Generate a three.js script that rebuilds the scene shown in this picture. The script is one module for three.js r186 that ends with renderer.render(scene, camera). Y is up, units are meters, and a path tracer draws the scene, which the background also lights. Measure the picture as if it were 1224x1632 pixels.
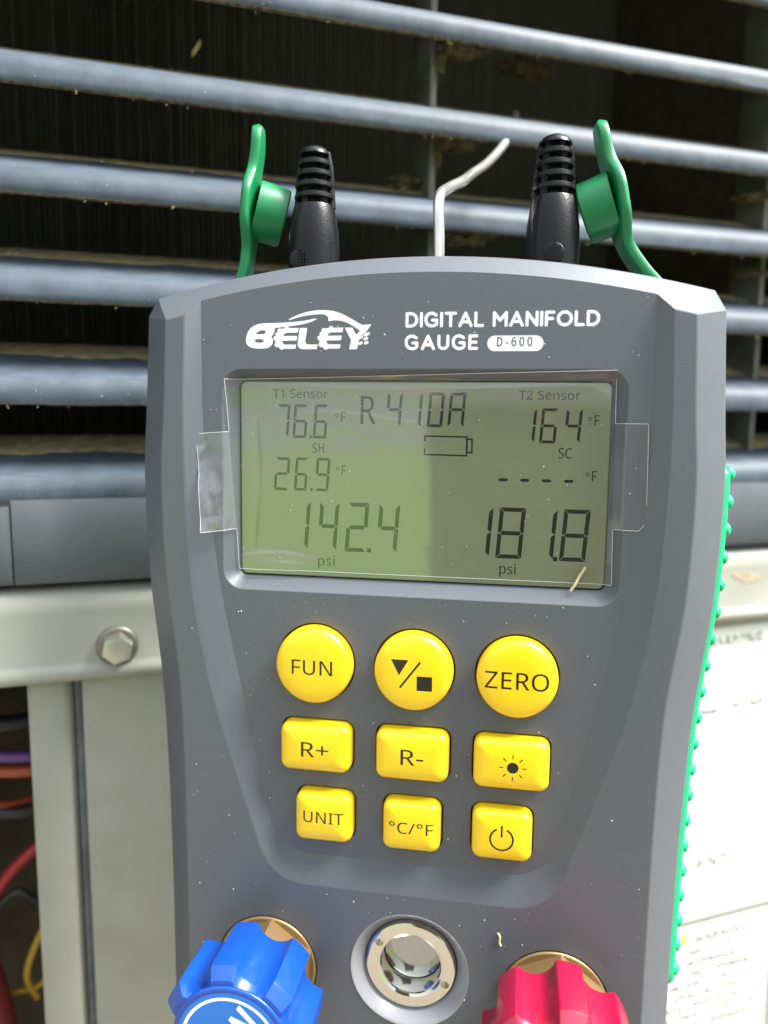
import * as THREE from 'three';
import { Brush, Evaluator, SUBTRACTION } from 'three-bvh-csg';
import { mergeGeometries, mergeVertices, toCreasedNormals } from 'three/addons/utils/BufferGeometryUtils.js';
import { RoundedBoxGeometry } from 'three/addons/geometries/RoundedBoxGeometry.js';
import { ImprovedNoise } from 'three/addons/math/ImprovedNoise.js';

// ---------------------------------------------------------------- camera, sky, sun, exposure
const scene = new THREE.Scene();
const camera = new THREE.PerspectiveCamera(67.27, 0.75, 0.005, 400);
const camBasis = new THREE.Matrix4().makeBasis(
  new THREE.Vector3(0.95242, 0.00727, 0.30471), new THREE.Vector3(0.03253, 0.99158, -0.12532), new THREE.Vector3(-0.30306, 0.12926, 0.94416));
camera.position.set(0, 0, 0.2);
camera.quaternion.setFromRotationMatrix(camBasis);
camera.focus = 0.150;
camera.userData.fStop = 10;

const renderer = new THREE.WebGLRenderer({ antialias: true });
renderer.toneMapping = THREE.LinearToneMapping;
renderer.toneMappingExposure = 3.5;
renderer.shadowMap.enabled = true;

const sunDir = new THREE.Vector3(0.52, 0.80, 0.30).normalize();
{ // a bright hazy sky, a little brighter round the sun and towards the horizon
  const W = 512, H = 256, d = new Float32Array(W * H * 4), v = new THREE.Vector3();
  for (let j = 0; j < H; j++) for (let i = 0; i < W; i++) {
    const el = ((j + 0.5) / H - 0.5) * Math.PI, az = ((i + 0.5) / W - 0.5) * 2 * Math.PI;
    v.set(Math.cos(el) * Math.cos(az), Math.sin(el), Math.cos(el) * Math.sin(az));
    const s = Math.max(0, v.dot(sunDir)), up = Math.max(0, v.y);
    const halo = 1 + 2.5 * Math.pow(s, 14) + 0.6 * Math.pow(s, 3);
    const k = (j * W + i) * 4, b = (0.25 + 0.36 * up) * halo;
    d[k] = b * (0.94 - 0.10 * up); d[k + 1] = b * (0.98 - 0.03 * up); d[k + 2] = b * 1.05; d[k + 3] = 1;
  }
  const sky = new THREE.DataTexture(d, W, H, THREE.RGBAFormat, THREE.FloatType);
  sky.mapping = THREE.EquirectangularReflectionMapping; sky.magFilter = THREE.LinearFilter; sky.needsUpdate = true;
  scene.background = sky; scene.environment = sky;
}
const sun = new THREE.DirectionalLight(new THREE.Color(1, 0.96, 0.9), 4.3);
sun.position.copy(sunDir).multiplyScalar(3); sun.target.position.set(0.06, 0, 0.03);
sun.castShadow = true; sun.shadow.radius = 44; sun.shadow.mapSize.set(2048, 2048);
Object.assign(sun.shadow.camera, { left: -0.6, right: 0.6, top: 0.6, bottom: -0.6, near: 0.1, far: 8 });
scene.add(sun, sun.target);

// ---------------------------------------------------------------- helpers (all lengths in millimetres until mk())
let seed = 20240611;
const rnd = () => { seed = (seed * 1664525 + 1013904223) >>> 0; return seed / 4294967296; };
const rr = (a, b) => a + (b - a) * rnd();
const perlin = new ImprovedNoise();
const noise = (x, y = 0, z = 0) => perlin.noise(x, y, z);
const fbm = (x, y, z = 0) => noise(x, y, z) + 0.5 * noise(2.1 * x, 2.1 * y, z + 7.3) + 0.25 * noise(4.3 * x, 4.3 * y, z + 3.1);
const V = (x, y, z = 0) => new THREE.Vector3(x, y, z);
const lerp = (a, b, t) => a + (b - a) * t;
const names = {};
const numbered = (n) => { names[n] = (names[n] ?? -1) + 1; return names[n] ? `${n}_${String(names[n]).padStart(3, '0')}` : n; };

function tag(o, label, category, group, kind) {
  o.userData.label = label;
  if (category) o.userData.category = category;
  if (group) o.userData.group = group;
  if (kind) o.userData.kind = kind;
  return o;
}
function mk(name, geo, mat, parent, off) {       // one named mesh from a geometry in millimetres
  const g = geo.clone();
  if (off) g.translate(off[0], off[1], off[2]);
  g.scale(0.001, 0.001, 0.001);
  const m = new THREE.Mesh(g, mat);
  m.name = parent && parent !== scene ? name : numbered(name);
  m.castShadow = m.receiveShadow = true;
  (parent ?? scene).add(m);
  return m;
}
const creased = (g, deg = 28) => toCreasedNormals(g.index ? g.toNonIndexed() : g, THREE.MathUtils.degToRad(deg));

function loft(contours) {                         // closed solid from rings of [x, y, z], counter-clockwise seen from +z, lowest first
  const n = contours[0].length, pos = [], idx = [];
  for (const c of contours) for (const p of c) pos.push(p[0], p[1], p[2]);
  for (let k = 0; k + 1 < contours.length; k++) for (let i = 0; i < n; i++) {
    const j = (i + 1) % n, a = k * n + i, b = k * n + j, c = a + n, d = b + n;
    idx.push(a, b, d, a, d, c);
  }
  const tri = (c) => THREE.ShapeUtils.triangulateShape(c.map((p) => new THREE.Vector2(p[0], p[1])), []);
  for (const t of tri(contours[0])) idx.push(t[0], t[2], t[1]);
  const o = (contours.length - 1) * n;
  for (const t of tri(contours.at(-1))) idx.push(o + t[0], o + t[1], o + t[2]);
  const g = new THREE.BufferGeometry();
  g.setAttribute('position', new THREE.Float32BufferAttribute(pos, 3));
  g.setIndex(idx);
  g.computeVertexNormals();
  return g;
}
function roundRect(cx, cy, hx, hy, r, z, seg = 8) {
  const out = [];
  for (const [sx, sy, a0] of [[1, 1, 0], [-1, 1, 90], [-1, -1, 180], [1, -1, 270]])
    for (let i = 0; i <= seg; i++) { const a = THREE.MathUtils.degToRad(a0 + 90 * i / seg); out.push([cx + sx * (hx - r) + r * Math.cos(a), cy + sy * (hy - r) + r * Math.sin(a), z]); }
  return out;
}
const ring = (cx, cy, r, z, n = 56) => Array.from({ length: n }, (_, i) => [cx + r * Math.cos(2 * Math.PI * i / n), cy + r * Math.sin(2 * Math.PI * i / n), z]);
function table(rows) {                            // smooth interpolation in a table of [key descending, value]
  const r = [...rows].sort((a, b) => a[0] - b[0]);
  return (y) => {
    let i = 0; while (i < r.length - 2 && y > r[i + 1][0]) i++;
    const [x0, v0] = r[i], [x1, v1] = r[i + 1], t = Math.min(1, Math.max(0, (y - x0) / (x1 - x0)));
    const m = (k) => k <= 0 || k >= r.length - 1 ? (r[Math.min(k + 1, r.length - 1)][1] - r[Math.max(k - 1, 0)][1]) / (r[Math.min(k + 1, r.length - 1)][0] - r[Math.max(k - 1, 0)][0]) : (r[k + 1][1] - r[k - 1][1]) / (r[k + 1][0] - r[k - 1][0]);
    const h = x1 - x0, t2 = t * t, t3 = t2 * t;
    return (2 * t3 - 3 * t2 + 1) * v0 + (t3 - 2 * t2 + t) * h * m(i) + (-2 * t3 + 3 * t2) * v1 + (t3 - t2) * h * m(i + 1);
  };
}
function subtract(base, cutters) {
  const ev = new Evaluator(); ev.useGroups = false; ev.attributes = ['position', 'normal'];
  const prep = (g) => { const b = new Brush(g); b.updateMatrixWorld(); return b; };
  let cur = prep(base);
  for (const c of cutters) { cur = ev.evaluate(cur, prep(c), SUBTRACTION); cur.updateMatrixWorld(); }
  return cur.geometry;
}
function planarUV(g, x0, x1, y0, y1) {
  const p = g.attributes.position, uv = new Float32Array(p.count * 2);
  for (let i = 0; i < p.count; i++) { uv[2 * i] = (p.getX(i) - x0) / (x1 - x0); uv[2 * i + 1] = (p.getY(i) - y0) / (y1 - y0); }
  g.setAttribute('uv', new THREE.BufferAttribute(uv, 2));
  return g;
}
function boxUV(g, s = 100) {                      // texture coordinates by the dominant axis, one repeat per s millimetres; needs a non-indexed geometry
  g = g.index ? g.toNonIndexed() : g;
  const p = g.attributes.position, n = g.attributes.normal, uv = new Float32Array(p.count * 2);
  for (let i = 0; i < p.count; i++) {
    const ax = Math.abs(n.getX(i)), ay = Math.abs(n.getY(i)), az = Math.abs(n.getZ(i));
    const [u, w] = ax > ay && ax > az ? [p.getZ(i), p.getY(i)] : ay > az ? [p.getX(i), p.getZ(i)] : [p.getX(i), p.getY(i)];
    uv[2 * i] = u / s; uv[2 * i + 1] = w / s;
  }
  g.setAttribute('uv', new THREE.BufferAttribute(uv, 2));
  return g;
}
function canvas(w, h, draw, srgb = true) {
  const c = document.createElement('canvas'); c.width = w; c.height = h;
  draw(c.getContext('2d'), w, h);
  const t = new THREE.CanvasTexture(c);
  if (srgb) t.colorSpace = THREE.SRGBColorSpace;
  t.anisotropy = 8;
  return t;
}
function grainTexture(n, fn, repeatX = 1, repeatY = repeatX) {   // tiling grey height map
  const d = new Uint8Array(n * n * 4);
  for (let j = 0; j < n; j++) for (let i = 0; i < n; i++) { const v = Math.max(0, Math.min(255, fn(i / n, j / n) * 255)), k = (j * n + i) * 4; d[k] = d[k + 1] = d[k + 2] = v; d[k + 3] = 255; }
  const t = new THREE.DataTexture(d, n, n); t.wrapS = t.wrapT = THREE.RepeatWrapping; t.magFilter = THREE.LinearFilter; t.repeat.set(repeatX, repeatY); t.needsUpdate = true;
  return t;
}
function blotchTexture(n, base, dark, scale, amount, extra) {   // paint with uneven weathering
  const d = new Uint8Array(n * n * 4);
  for (let j = 0; j < n; j++) for (let i = 0; i < n; i++) {
    const x = i / n, y = j / n;
    const t = Math.min(1, Math.max(0, amount * (0.5 + 0.6 * fbm(x * scale, y * scale, 1.7) + 0.25 * (rnd() - 0.5))));
    const k = (j * n + i) * 4; for (let c = 0; c < 3; c++) d[k + c] = lerp(base[c], dark[c], t); d[k + 3] = 255;
    if (extra) extra(x, y, d, k);
  }
  const t = new THREE.DataTexture(d, n, n); t.wrapS = t.wrapT = THREE.MirroredRepeatWrapping; t.magFilter = THREE.LinearFilter; t.colorSpace = THREE.SRGBColorSpace; t.needsUpdate = true;
  return t;
}
const std = (o) => new THREE.MeshPhysicalMaterial(o);

// ---------------------------------------------------------------- materials
const soft = new Float32Array(256 * 256).map(() => rnd());
const softAt = (i, j) => soft[((j % 256 + 256) % 256) * 256 + (i % 256 + 256) % 256];
const plasticGrain = grainTexture(256, (x, y) => { const i = Math.floor(x * 256), j = Math.floor(y * 256); return 0.4 * softAt(i, j) + 0.15 * (softAt(i + 1, j) + softAt(i, j + 1) + softAt(i - 1, j) + softAt(i, j - 1)); }, 1);
const M = {};
M.slat = std({ map: blotchTexture(256, [74, 84, 95], [58, 66, 75], 18, 1.0), roughness: 0.56, specularIntensity: 0.5 });
M.slatDust = std({ map: blotchTexture(256, [176, 160, 124], [128, 112, 82], 22, 1.0), roughness: 1 });
M.dirtEdge = std({ map: blotchTexture(128, [134, 122, 98], [50, 44, 34], 30, 1.1), roughness: 1 });
M.strut = std({ map: blotchTexture(128, [124, 130, 134], [86, 80, 62], 7, 1.0), roughness: 0.6 });
M.bar = std({ map: blotchTexture(256, [84, 90, 96], [72, 77, 82], 8, 0.9), roughness: 0.55 });
M.beige = std({ map: blotchTexture(512, [148, 148, 139], [136, 135, 125], 6, 0.8, (x, y, d, k) => {
  if (fbm(x * 40, y * 40, 9.1) > 0.93) { d[k] *= 0.72; d[k + 1] *= 0.70; d[k + 2] *= 0.66; }
}), roughness: 0.42 });
M.rust = std({ map: blotchTexture(128, [146, 122, 98], [172, 164, 146], 12, 1.0), roughness: 0.9 });
M.galv = std({ map: blotchTexture(128, [150, 158, 166], [110, 120, 130], 8, 1.0), roughness: 0.4, metalness: 0.6 });
M.interior = std({ map: blotchTexture(128, [98, 88, 74], [74, 65, 52], 10, 1.0), roughness: 1 });
M.fin = std({ color: new THREE.Color(0.29, 0.275, 0.25), roughness: 0.7 });
M.dirt = std({ map: blotchTexture(128, [120, 108, 72], [56, 48, 32], 14, 1.0), roughness: 1 });
M.zinc = std({ color: new THREE.Color(0.55, 0.53, 0.48), roughness: 0.35, metalness: 0.85 });
M.paper = (t) => std({ map: t, roughness: 0.55 });
M.chrome = std({ color: new THREE.Color(0.72, 0.71, 0.67), roughness: 0.2, metalness: 0.82 });
M.nickel = std({ color: new THREE.Color(0.74, 0.71, 0.63), roughness: 0.09, metalness: 1 });
M.brass = std({ color: new THREE.Color(0.30, 0.20, 0.09), roughness: 0.45, metalness: 0.75 });
M.green = std({ color: new THREE.Color(0.002, 0.155, 0.048), roughness: 0.38 });
M.greenGrip = std({ color: new THREE.Color(0.003, 0.34, 0.14), roughness: 0.5 });
M.black = std({ color: new THREE.Color(0.006, 0.006, 0.007), roughness: 0.32, specularIntensity: 0.5, bumpMap: plasticGrain, bumpScale: 0.00004 });
M.blueKnob = std({ color: new THREE.Color(0.0015, 0.046, 0.29), roughness: 0.30, clearcoat: 0.5, clearcoatRoughness: 0.15 });
M.redKnob = std({ color: new THREE.Color(0.26, 0.0015, 0.026), roughness: 0.30, clearcoat: 0.5, clearcoatRoughness: 0.15 });
M.dust = std({ color: new THREE.Color(0.75, 0.73, 0.68), roughness: 1 });
M.straw = std({ color: new THREE.Color(0.60, 0.44, 0.24), roughness: 0.8 });

// ---------------------------------------------------------------- ground
{
  const t = blotchTexture(512, [72, 104, 40], [98, 118, 58], 60, 0.9); t.repeat.set(12, 12);
  const g = new THREE.PlaneGeometry(120, 120); g.rotateX(-Math.PI / 2);
  const lawn = new THREE.Mesh(g, std({ map: t, roughness: 1 })); lawn.name = 'lawn'; lawn.position.set(0, -0.62, 0); lawn.receiveShadow = true;
  lawn.userData.kind = 'structure';
  const gt = blotchTexture(512, [120, 112, 100], [92, 85, 75], 80, 1.0); gt.repeat.set(5, 4);
  const gp = new THREE.PlaneGeometry(6, 3.6); gp.rotateX(-Math.PI / 2);
  const mulch = new THREE.Mesh(gp, std({ map: gt, roughness: 1 })); mulch.name = 'mulch_bed'; mulch.position.set(0, -0.616, 0.4);
  tag(mulch, 'brown mulch around the foot of the air conditioner', null, null, 'structure'); scene.add(mulch);
  tag(lawn, 'short green lawn around the air conditioner', null, null, 'structure'); scene.add(lawn);
}

// ---------------------------------------------------------------- air conditioner (its front plane is z = 0, x to the right)
const unit = new THREE.Group(); unit.name = 'air_conditioner'; scene.add(unit);
tag(unit, 'outdoor air conditioner with grey louvre slats above beige metal panels', 'air conditioner');
const UY = -620;                                   // the unit's base
unit.position.y = UY / 1000;
const ac = (name, geo, mat, parent = unit) => mk(name, geo, mat, parent, [0, -UY, 0]);
const X0 = -190, X1 = 420;

function extrudeX(profile, x0, x1, wobble = 0, steps = 60, s = 100, deg = 35) {   // closed profile of [z, y], swept along x
  const n = profile.length, pos = [], idx = [];
  for (let k = 0; k <= steps; k++) { const x = lerp(x0, x1, k / steps); profile.forEach(([z, y], i) => pos.push(x, y + wobble * noise(x * 0.01, i * 0.02, y), z + wobble * noise(x * 0.013, 5 + i * 0.02, y))); }
  for (let k = 0; k < steps; k++) for (let i = 0; i < n; i++) { const j = (i + 1) % n, a = k * n + i, b = k * n + j; idx.push(a, b, b + n, a, b + n, a + n); }
  const tri = THREE.ShapeUtils.triangulateShape(profile.map((p) => new THREE.Vector2(p[0], p[1])), []);
  const flip = THREE.ShapeUtils.area(profile.map((p) => new THREE.Vector2(p[0], p[1]))) > 0;
  for (const t of tri) { idx.push(t[0], t[flip ? 1 : 2], t[flip ? 2 : 1]); const o = steps * n; idx.push(o + t[0], o + t[flip ? 2 : 1], o + t[flip ? 1 : 2]); }
  let g = new THREE.BufferGeometry(); g.setAttribute('position', new THREE.Float32BufferAttribute(pos, 3));
  if (!flip) { for (let i = 0; i < idx.length; i += 3) [idx[i + 1], idx[i + 2]] = [idx[i + 2], idx[i + 1]]; }
  g.setIndex(idx);
  return boxUV(creased(g, deg), s);
}
const slatOuter = [[0, 0], [0.35, 0.5], [0.5, 1.6], [0.45, 3.2], [0.1, 4.6], [-0.7, 5.9], [-1.9, 6.9], [-3.6, 7.75], [-6.5, 9.0], [-11, 10.85], [-17, 13.3], [-23, 15.7]];
const slatInner = [[-23.2, 14.3], [-17, 11.8], [-11, 9.3], [-6.6, 7.4], [-3.6, 6.0], [-2.2, 4.9], [-1.4, 3.2], [-1.3, 1.4], [-1.2, 0.1]];
const topOf = (z) => { for (let i = 0; i + 1 < slatOuter.length; i++) if (slatOuter[i + 1][0] <= z && slatOuter[i][0] >= z && i > 3) return lerp(slatOuter[i][1], slatOuter[i + 1][1], (slatOuter[i][0] - z) / (slatOuter[i][0] - slatOuter[i + 1][0])); return 15.7; };
for (let k = 0; k < 10; k++) {
  const y0 = -22.65 + 23.86 * k;
  const prof = [...slatOuter, ...slatInner].map(([z, y]) => [z, y + y0]);
  const slat = ac('louvre_slat', extrudeX(prof.reverse(), X0, X1, 0.25, 70), M.slat);
  // dust lying along the back of the slat, with a ragged front edge
  const pos = [], idx = [], n = 260;
  for (let i = 0; i <= n; i++) {
    const x = lerp(X0 + 1, X1 - 1, i / n), zf = -13.5 + 2.0 * fbm(x * 0.05, k * 3.1) + 1.2 * noise(x * 0.45, k * 5.7) + rr(-0.35, 0.35) + (k > 2 ? -1.5 : 0.8 * (1 - k));
    const th = 0.28 + 0.2 * noise(x * 0.2, k);
    for (const [z, h] of [[zf, 0.03], [zf - 0.7, th], [(zf - 23) / 2, th * 1.2], [-22.6, th], [-23.3, -0.4]]) pos.push(x, y0 + topOf(z) + h + rr(-0.04, 0.04), z);
    if (i < n) for (let j = 0; j < 4; j++) { const a = i * 5 + j, b = a + 5; idx.push(a, b, b + 1, a, b + 1, a + 1); }
  }
  let dg = new THREE.BufferGeometry(); dg.setAttribute('position', new THREE.Float32BufferAttribute(pos, 3)); dg.setIndex(idx); dg.computeVertexNormals();
  mk('dust_layer', boxUV(dg, 60), M.slatDust, slat, [0, -UY, 0]);
  // crust of dirt along the lower lip
  const pe = [], ie = [], m = 300;
  for (let i = 0; i <= m; i++) {
    const x = lerp(X0 + 1, X1 - 1, i / m), a = Math.max(0.05, 0.32 + 0.45 * fbm(x * 0.06, k * 2.3) + rr(-0.12, 0.12)), b = 0.06 + 0.1 * rnd();
    for (const [z, y] of [[0.05 + b, 0.12], [0.1 + b, -0.18 * a], [-0.5, -0.75 * a], [-1.15, -0.2]]) pe.push(x, y0 + y, z);
    if (i < m) for (let j = 0; j < 3; j++) { const q = i * 4 + j, r = q + 4; ie.push(q, r + 1, r, q, q + 1, r + 1); }
  }
  dg = new THREE.BufferGeometry(); dg.setAttribute('position', new THREE.Float32BufferAttribute(pe, 3)); dg.setIndex(ie); dg.computeVertexNormals();
  mk('dirt_crust', boxUV(dg, 40), M.dirtEdge, slat, [0, -UY, 0]);
}
const box = (w, h, d, x, y, z, r = 0.4) => { const g = new RoundedBoxGeometry(w, h, d, 2, Math.min(r, w / 2.1, h / 2.1, d / 2.1)); g.translate(x, y, z); return boxUV(g); };
for (const x of [-35.5, 80.8, 197.2, 313.5]) ac('strut', box(1.9, 262, 14, x, 76, -17), M.strut);
ac('base_bar', extrudeX([[-22, -42.2], [-22, -19], [-0.4, -19.4], [0.4, -21.5], [0.6, -40.8], [-0.2, -42.2]], -29, X1, 0.1), M.bar);
ac('base_bar', extrudeX([[-22, -42.2], [-22, -19], [-0.7, -19.4], [0.1, -21.5], [0.3, -40.8], [-0.5, -42.2]], X0, -29.4, 0.1), M.bar);
const rail = ac('beige_rail', extrudeX([[-30, -46], [-30, -43.4], [-3.5, -43.8], [-1.8, -44.6], [-0.7, -46.3], [-0.1, -48.6], [0, -50], [0, -62.6], [0.35, -63.5], [0.95, -64.3], [1.25, -65.4], [1.0, -66.6], [0.2, -67.3], [-1.2, -67.5], [-2.0, -67.0], [-2.0, -60]].reverse(), X0, X1, 0.12, 80, 100, 40), M.beige);
{ // rust stain creeping over the rail
  const c = [], q = 26;
  for (let i = 0; i < q; i++) { const a = 2 * Math.PI * i / q, r = 1 + 0.5 * noise(Math.cos(a) * 2, Math.sin(a) * 2, 4.4) + 0.2 * (rnd() - 0.5); c.push([189.5 + 5.5 * r * Math.cos(a), -53.2 + 1.6 * r * Math.sin(a) - 0.7 * Math.cos(a), 0.0]); }
  mk('rust_stain', planarUV(creased(loft([c, c.map((p) => [p[0], p[1], 0.15])])), 180, 200, -60, -48), M.rust, rail, [0, -UY, 0]);
}
{ // hexagon bolt with its washer
  const bolt = new THREE.Group(); bolt.name = 'bolt'; unit.add(bolt); bolt.position.set(-0.0063, 0.620 - 0.0590, 0);
  const hex = (r, z) => Array.from({ length: 6 }, (_, i) => [r * Math.cos(Math.PI / 3 * i + 0.3), r * Math.sin(Math.PI / 3 * i + 0.3), z]);
  mk('washer', new THREE.LatheGeometry([[2, 0.02], [5.0, 0.02], [5.1, 0.5], [4.6, 1.1], [3.8, 1.3], [0, 1.3]].map(([x, y]) => new THREE.Vector2(x, y)), 40).rotateX(Math.PI / 2), std({ color: new THREE.Color(0.20, 0.185, 0.16), roughness: 0.45, metalness: 0.7 }), bolt);
  mk('bolt_head', creased(loft([hex(3.9, 1.2), hex(3.9, 4.2), hex(3.6, 4.7), hex(2.6, 4.9)])), M.zinc, bolt);
  for (let i = 0; i < 2; i++) { const b2 = bolt.clone(); b2.position.x = i ? 0.332 : -0.165; unit.add(b2); }
}
function upright(profile, y0, y1, s = 100) {       // closed profile of [x, z], counter-clockwise seen from above, swept along y
  const c = (y) => profile.map(([x, z]) => [x, -z, y]);
  const g = loft([c(y0), c(y1)]); g.rotateX(-Math.PI / 2);
  return boxUV(creased(g, 40), s);
}
ac('corner_post', upright([[-28.2, -60], [-18.6, -60], [-17.6, -12], [-17.8, -5.2], [-18.6, -4.0], [-20, -3.1], [-27.4, -3.0], [-28.0, -3.3], [-28.2, -4]].reverse(), -600, -66.8), M.beige);
ac('post_seal', upright([[-17.5, -12], [-15.9, -12], [-15.7, -7.2], [-17.4, -6.6]].reverse(), -600, -67.0), M.galv);
ac('front_panel', upright([[-15.4, -14], [X1, -14], [X1, -2.5], [-14.6, -2.5], [-15.2, -2.9], [-15.4, -3.6]].reverse(), -600, -66.9), M.beige);
ac('front_panel', upright([[X0, -14], [-84, -14], [-84, -3], [X0, -3]].reverse(), -600, -66.9), M.beige);
ac('casing_top', box(X1 - X0, 3, 330, (X0 + X1) / 2, 352, -163), M.beige);
ac('casing_side', box(3, 968, 326, X0 + 1, -135, -168), M.beige);
ac('casing_side', box(3, 968, 326, X1 - 1, -135, -168), M.beige);
ac('casing_back', box(X1 - X0, 968, 3, (X0 + X1) / 2, -135, -330), M.interior);
ac('inner_floor', box(X1 - X0 - 8, 3, 290, (X0 + X1) / 2, -48, -182), M.interior);
ac('inner_wall', box(X1 - X0 - 8, 540, 3, (X0 + X1) / 2, -335, -110), M.interior);
ac('fan_shroud', box(4, 390, 100, 262, 148, -145), M.interior);
ac('end_panel', box(X1 - X0 - 268, 136, 4, (X0 + X1) / 2 - 18, 281, -27), M.slat);
ac('end_panel', box(115, 370, 4, X0 + 58, 164, -27), M.slat);
ac('end_panel', box(150, 370, 4, X1 - 76, 164, -27), M.slat);
{ // condenser coil: upright fins
  const parts = [];
  for (let x = X0 + 10; x < X1 - 10; x += 2.4) { const g = new THREE.BoxGeometry(0.28 + 0.12 * rnd(), 390, 45, 1, 50, 1), fp = g.attributes.position; for (let i = 0; i < fp.count; i++) fp.setX(i, fp.getX(i) + 0.35 * noise(x * 0.05, fp.getY(i) * 0.03, 1) + 0.12 * noise(x * 0.6, fp.getY(i) * 0.12, 4)); g.rotateY(0.06 * noise(x * 0.3)); g.computeVertexNormals(); g.translate(x + 0.3 * noise(x * 0.7, 2), 148, -225 + 0.8 * noise(x * 0.05, 9)); parts.push(g); }
  const fins = ac('coil_fins', mergeGeometries(parts), M.fin); fins.userData.kind = 'stuff';
  ac('coil_core', box(X1 - X0 - 8, 395, 12, (X0 + X1) / 2, 150, -258), M.interior);
}
// labels stuck on the panel (flat print, partly worn)
function wornText(c, w, text, x, y, size, wear, weight = 'bold') {
  c.save(); c.fillStyle = '#1d1d1d'; c.font = `${weight} ${size}px sans-serif`; c.fillText(text, x, y); c.restore();
  c.save(); c.fillStyle = '#cfcfc9';
  const wd = c.measureText(text).width;
  for (let i = 0; i < wear; i++) { c.beginPath(); c.ellipse(x + rnd() * Math.max(wd, size * text.length * 0.7), y - rnd() * size * 0.8, rr(0.03, 0.14) * size, rr(0.03, 0.12) * size, rnd() * 3, 0, 7); c.fill(); }
  c.restore();
}
function marks(c, x, y, len, h) {                  // a line of small print too worn to read
  c.fillStyle = '#141413';
  let px = x; while (px < x + len) { const w = rr(0.9, 1.6) * h * 0.55; if (rnd() < 0.86) { c.fillRect(px, y - rr(0.7, 1) * h, w * 0.75, h * rr(0.45, 0.8)); } px += w + (rnd() < 0.17 ? h * 1.5 : h * 0.12); }
}
const K = 14;                                      // label pixels per millimetre
function label(x0, x1, y0, y1, turn, draw, text) {
  const w = x1 - x0, h = y1 - y0;
  const t = canvas(Math.round(w * K), Math.round(h * K), (c, W, H) => { c.fillStyle = '#cfcfc9'; c.fillRect(0, 0, W, H); draw(c, W, H); });
  const g = planarUV(creased(loft([roundRect(0, 0, w / 2, h / 2, 1.2, 0, 4), roundRect(0, 0, w / 2, h / 2, 1.2, 0.18, 4)])), -w / 2, w / 2, -h / 2, h / 2);
  const m = mk('warning_label', g, M.paper(t), unit); m.rotation.z = turn; m.position.set((x0 + x1) / 2000, ((y0 + y1) / 2 - UY) / 1000, -0.00249);
  m.userData.label = text;
}
label(132, 216, -148.2, -70.6, 0.02, (c, W) => {
  wornText(c, W, 'WARNING', 45.5 * K, 6.4 * K, 4.9 * K, 34, 'bold');
  marks(c, 60 * K, 9.8 * K, 20 * K, 10); marks(c, 44 * K, 30 * K, 9 * K, 36); marks(c, 57 * K, 29 * K, 20 * K, 34); marks(c, 46 * K, 51 * K, 12 * K, 26);
}, 'white sticker with faded print under the rail');
label(132, 214.5, -174.6, -149.4, 0.025, (c, W) => {
  c.letterSpacing = `${1.1 * K}px`; wornText(c, W, 'IMPORTANT', 18.5 * K, 6.6 * K, 5.6 * K, 36, 'bold');
  c.letterSpacing = '0px';
  for (let i = 0; i < 3; i++) marks(c, 62 * K, (10 + 4.5 * i) * K, 18 * K, 14);
}, 'white sticker reading IMPORTANT');
label(132, 213.5, -262, -177.2, 0.02, (c, W) => {
  c.fillStyle = '#e3c22c'; c.fillRect(43.4 * K, 2.2 * K, 2.2 * K, 4.6 * K);
  wornText(c, W, 'WARNING', 48 * K, 7.2 * K, 4.9 * K, 34, 'bold italic');
  for (let i = 0; i < 16; i++) marks(c, 30 * K, (11.5 + 4.1 * i) * K, (i % 3 === 1 ? 43 : 46) * K, 36);
}, 'white sticker with many lines of small print');

// dirt caught where the struts meet the slats
function clump(name, x, y, z, rx, ry, rz, mat, sd) {
  const g = new THREE.IcosahedronGeometry(1, 5), p = g.attributes.position;
  for (let i = 0; i < p.count; i++) { const v = V(p.getX(i), p.getY(i), p.getZ(i)); const f = 1 + 0.55 * fbm(v.x * 1.6 + sd, v.y * 1.6, v.z * 1.6) + 0.28 * noise(v.x * 7, v.y * 7 + sd, v.z * 7); p.setXYZ(i, v.x * f * rx, v.y * f * ry, v.z * f * rz); }
  g.computeVertexNormals();
  const m = mk(name, boxUV(g, 25), mat); m.position.set(x / 1000, y / 1000, z / 1000); return m;
}
[[89, 102, -13, 8.5, 3.4, 6], [82.4, 96, -12, 1.7, 5, 4], [88.5, 76.8, -13, 8, 3.2, 6], [82.2, 71, -13, 1.7, 4.6, 4], [91, 50.5, -12, 8, 2.6, 5], [119, 106, -30, 8, 2.2, 4], [77, 64.5, -20, 6, 2.4, 5], [195, 70, -14, 6, 1.5, 5], [195, 46, -14, 6, 1.5, 5]].forEach(([x, y, z, a, b, c], i) =>
  tag(clump('dirt_clump', x, y, z, a, b, c, M.dirt, i * 3.7), 'clump of dry brown dirt caught on a grille strut between the slats', 'dirt', 'dirt clumps caught on the grille struts'));

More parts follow.
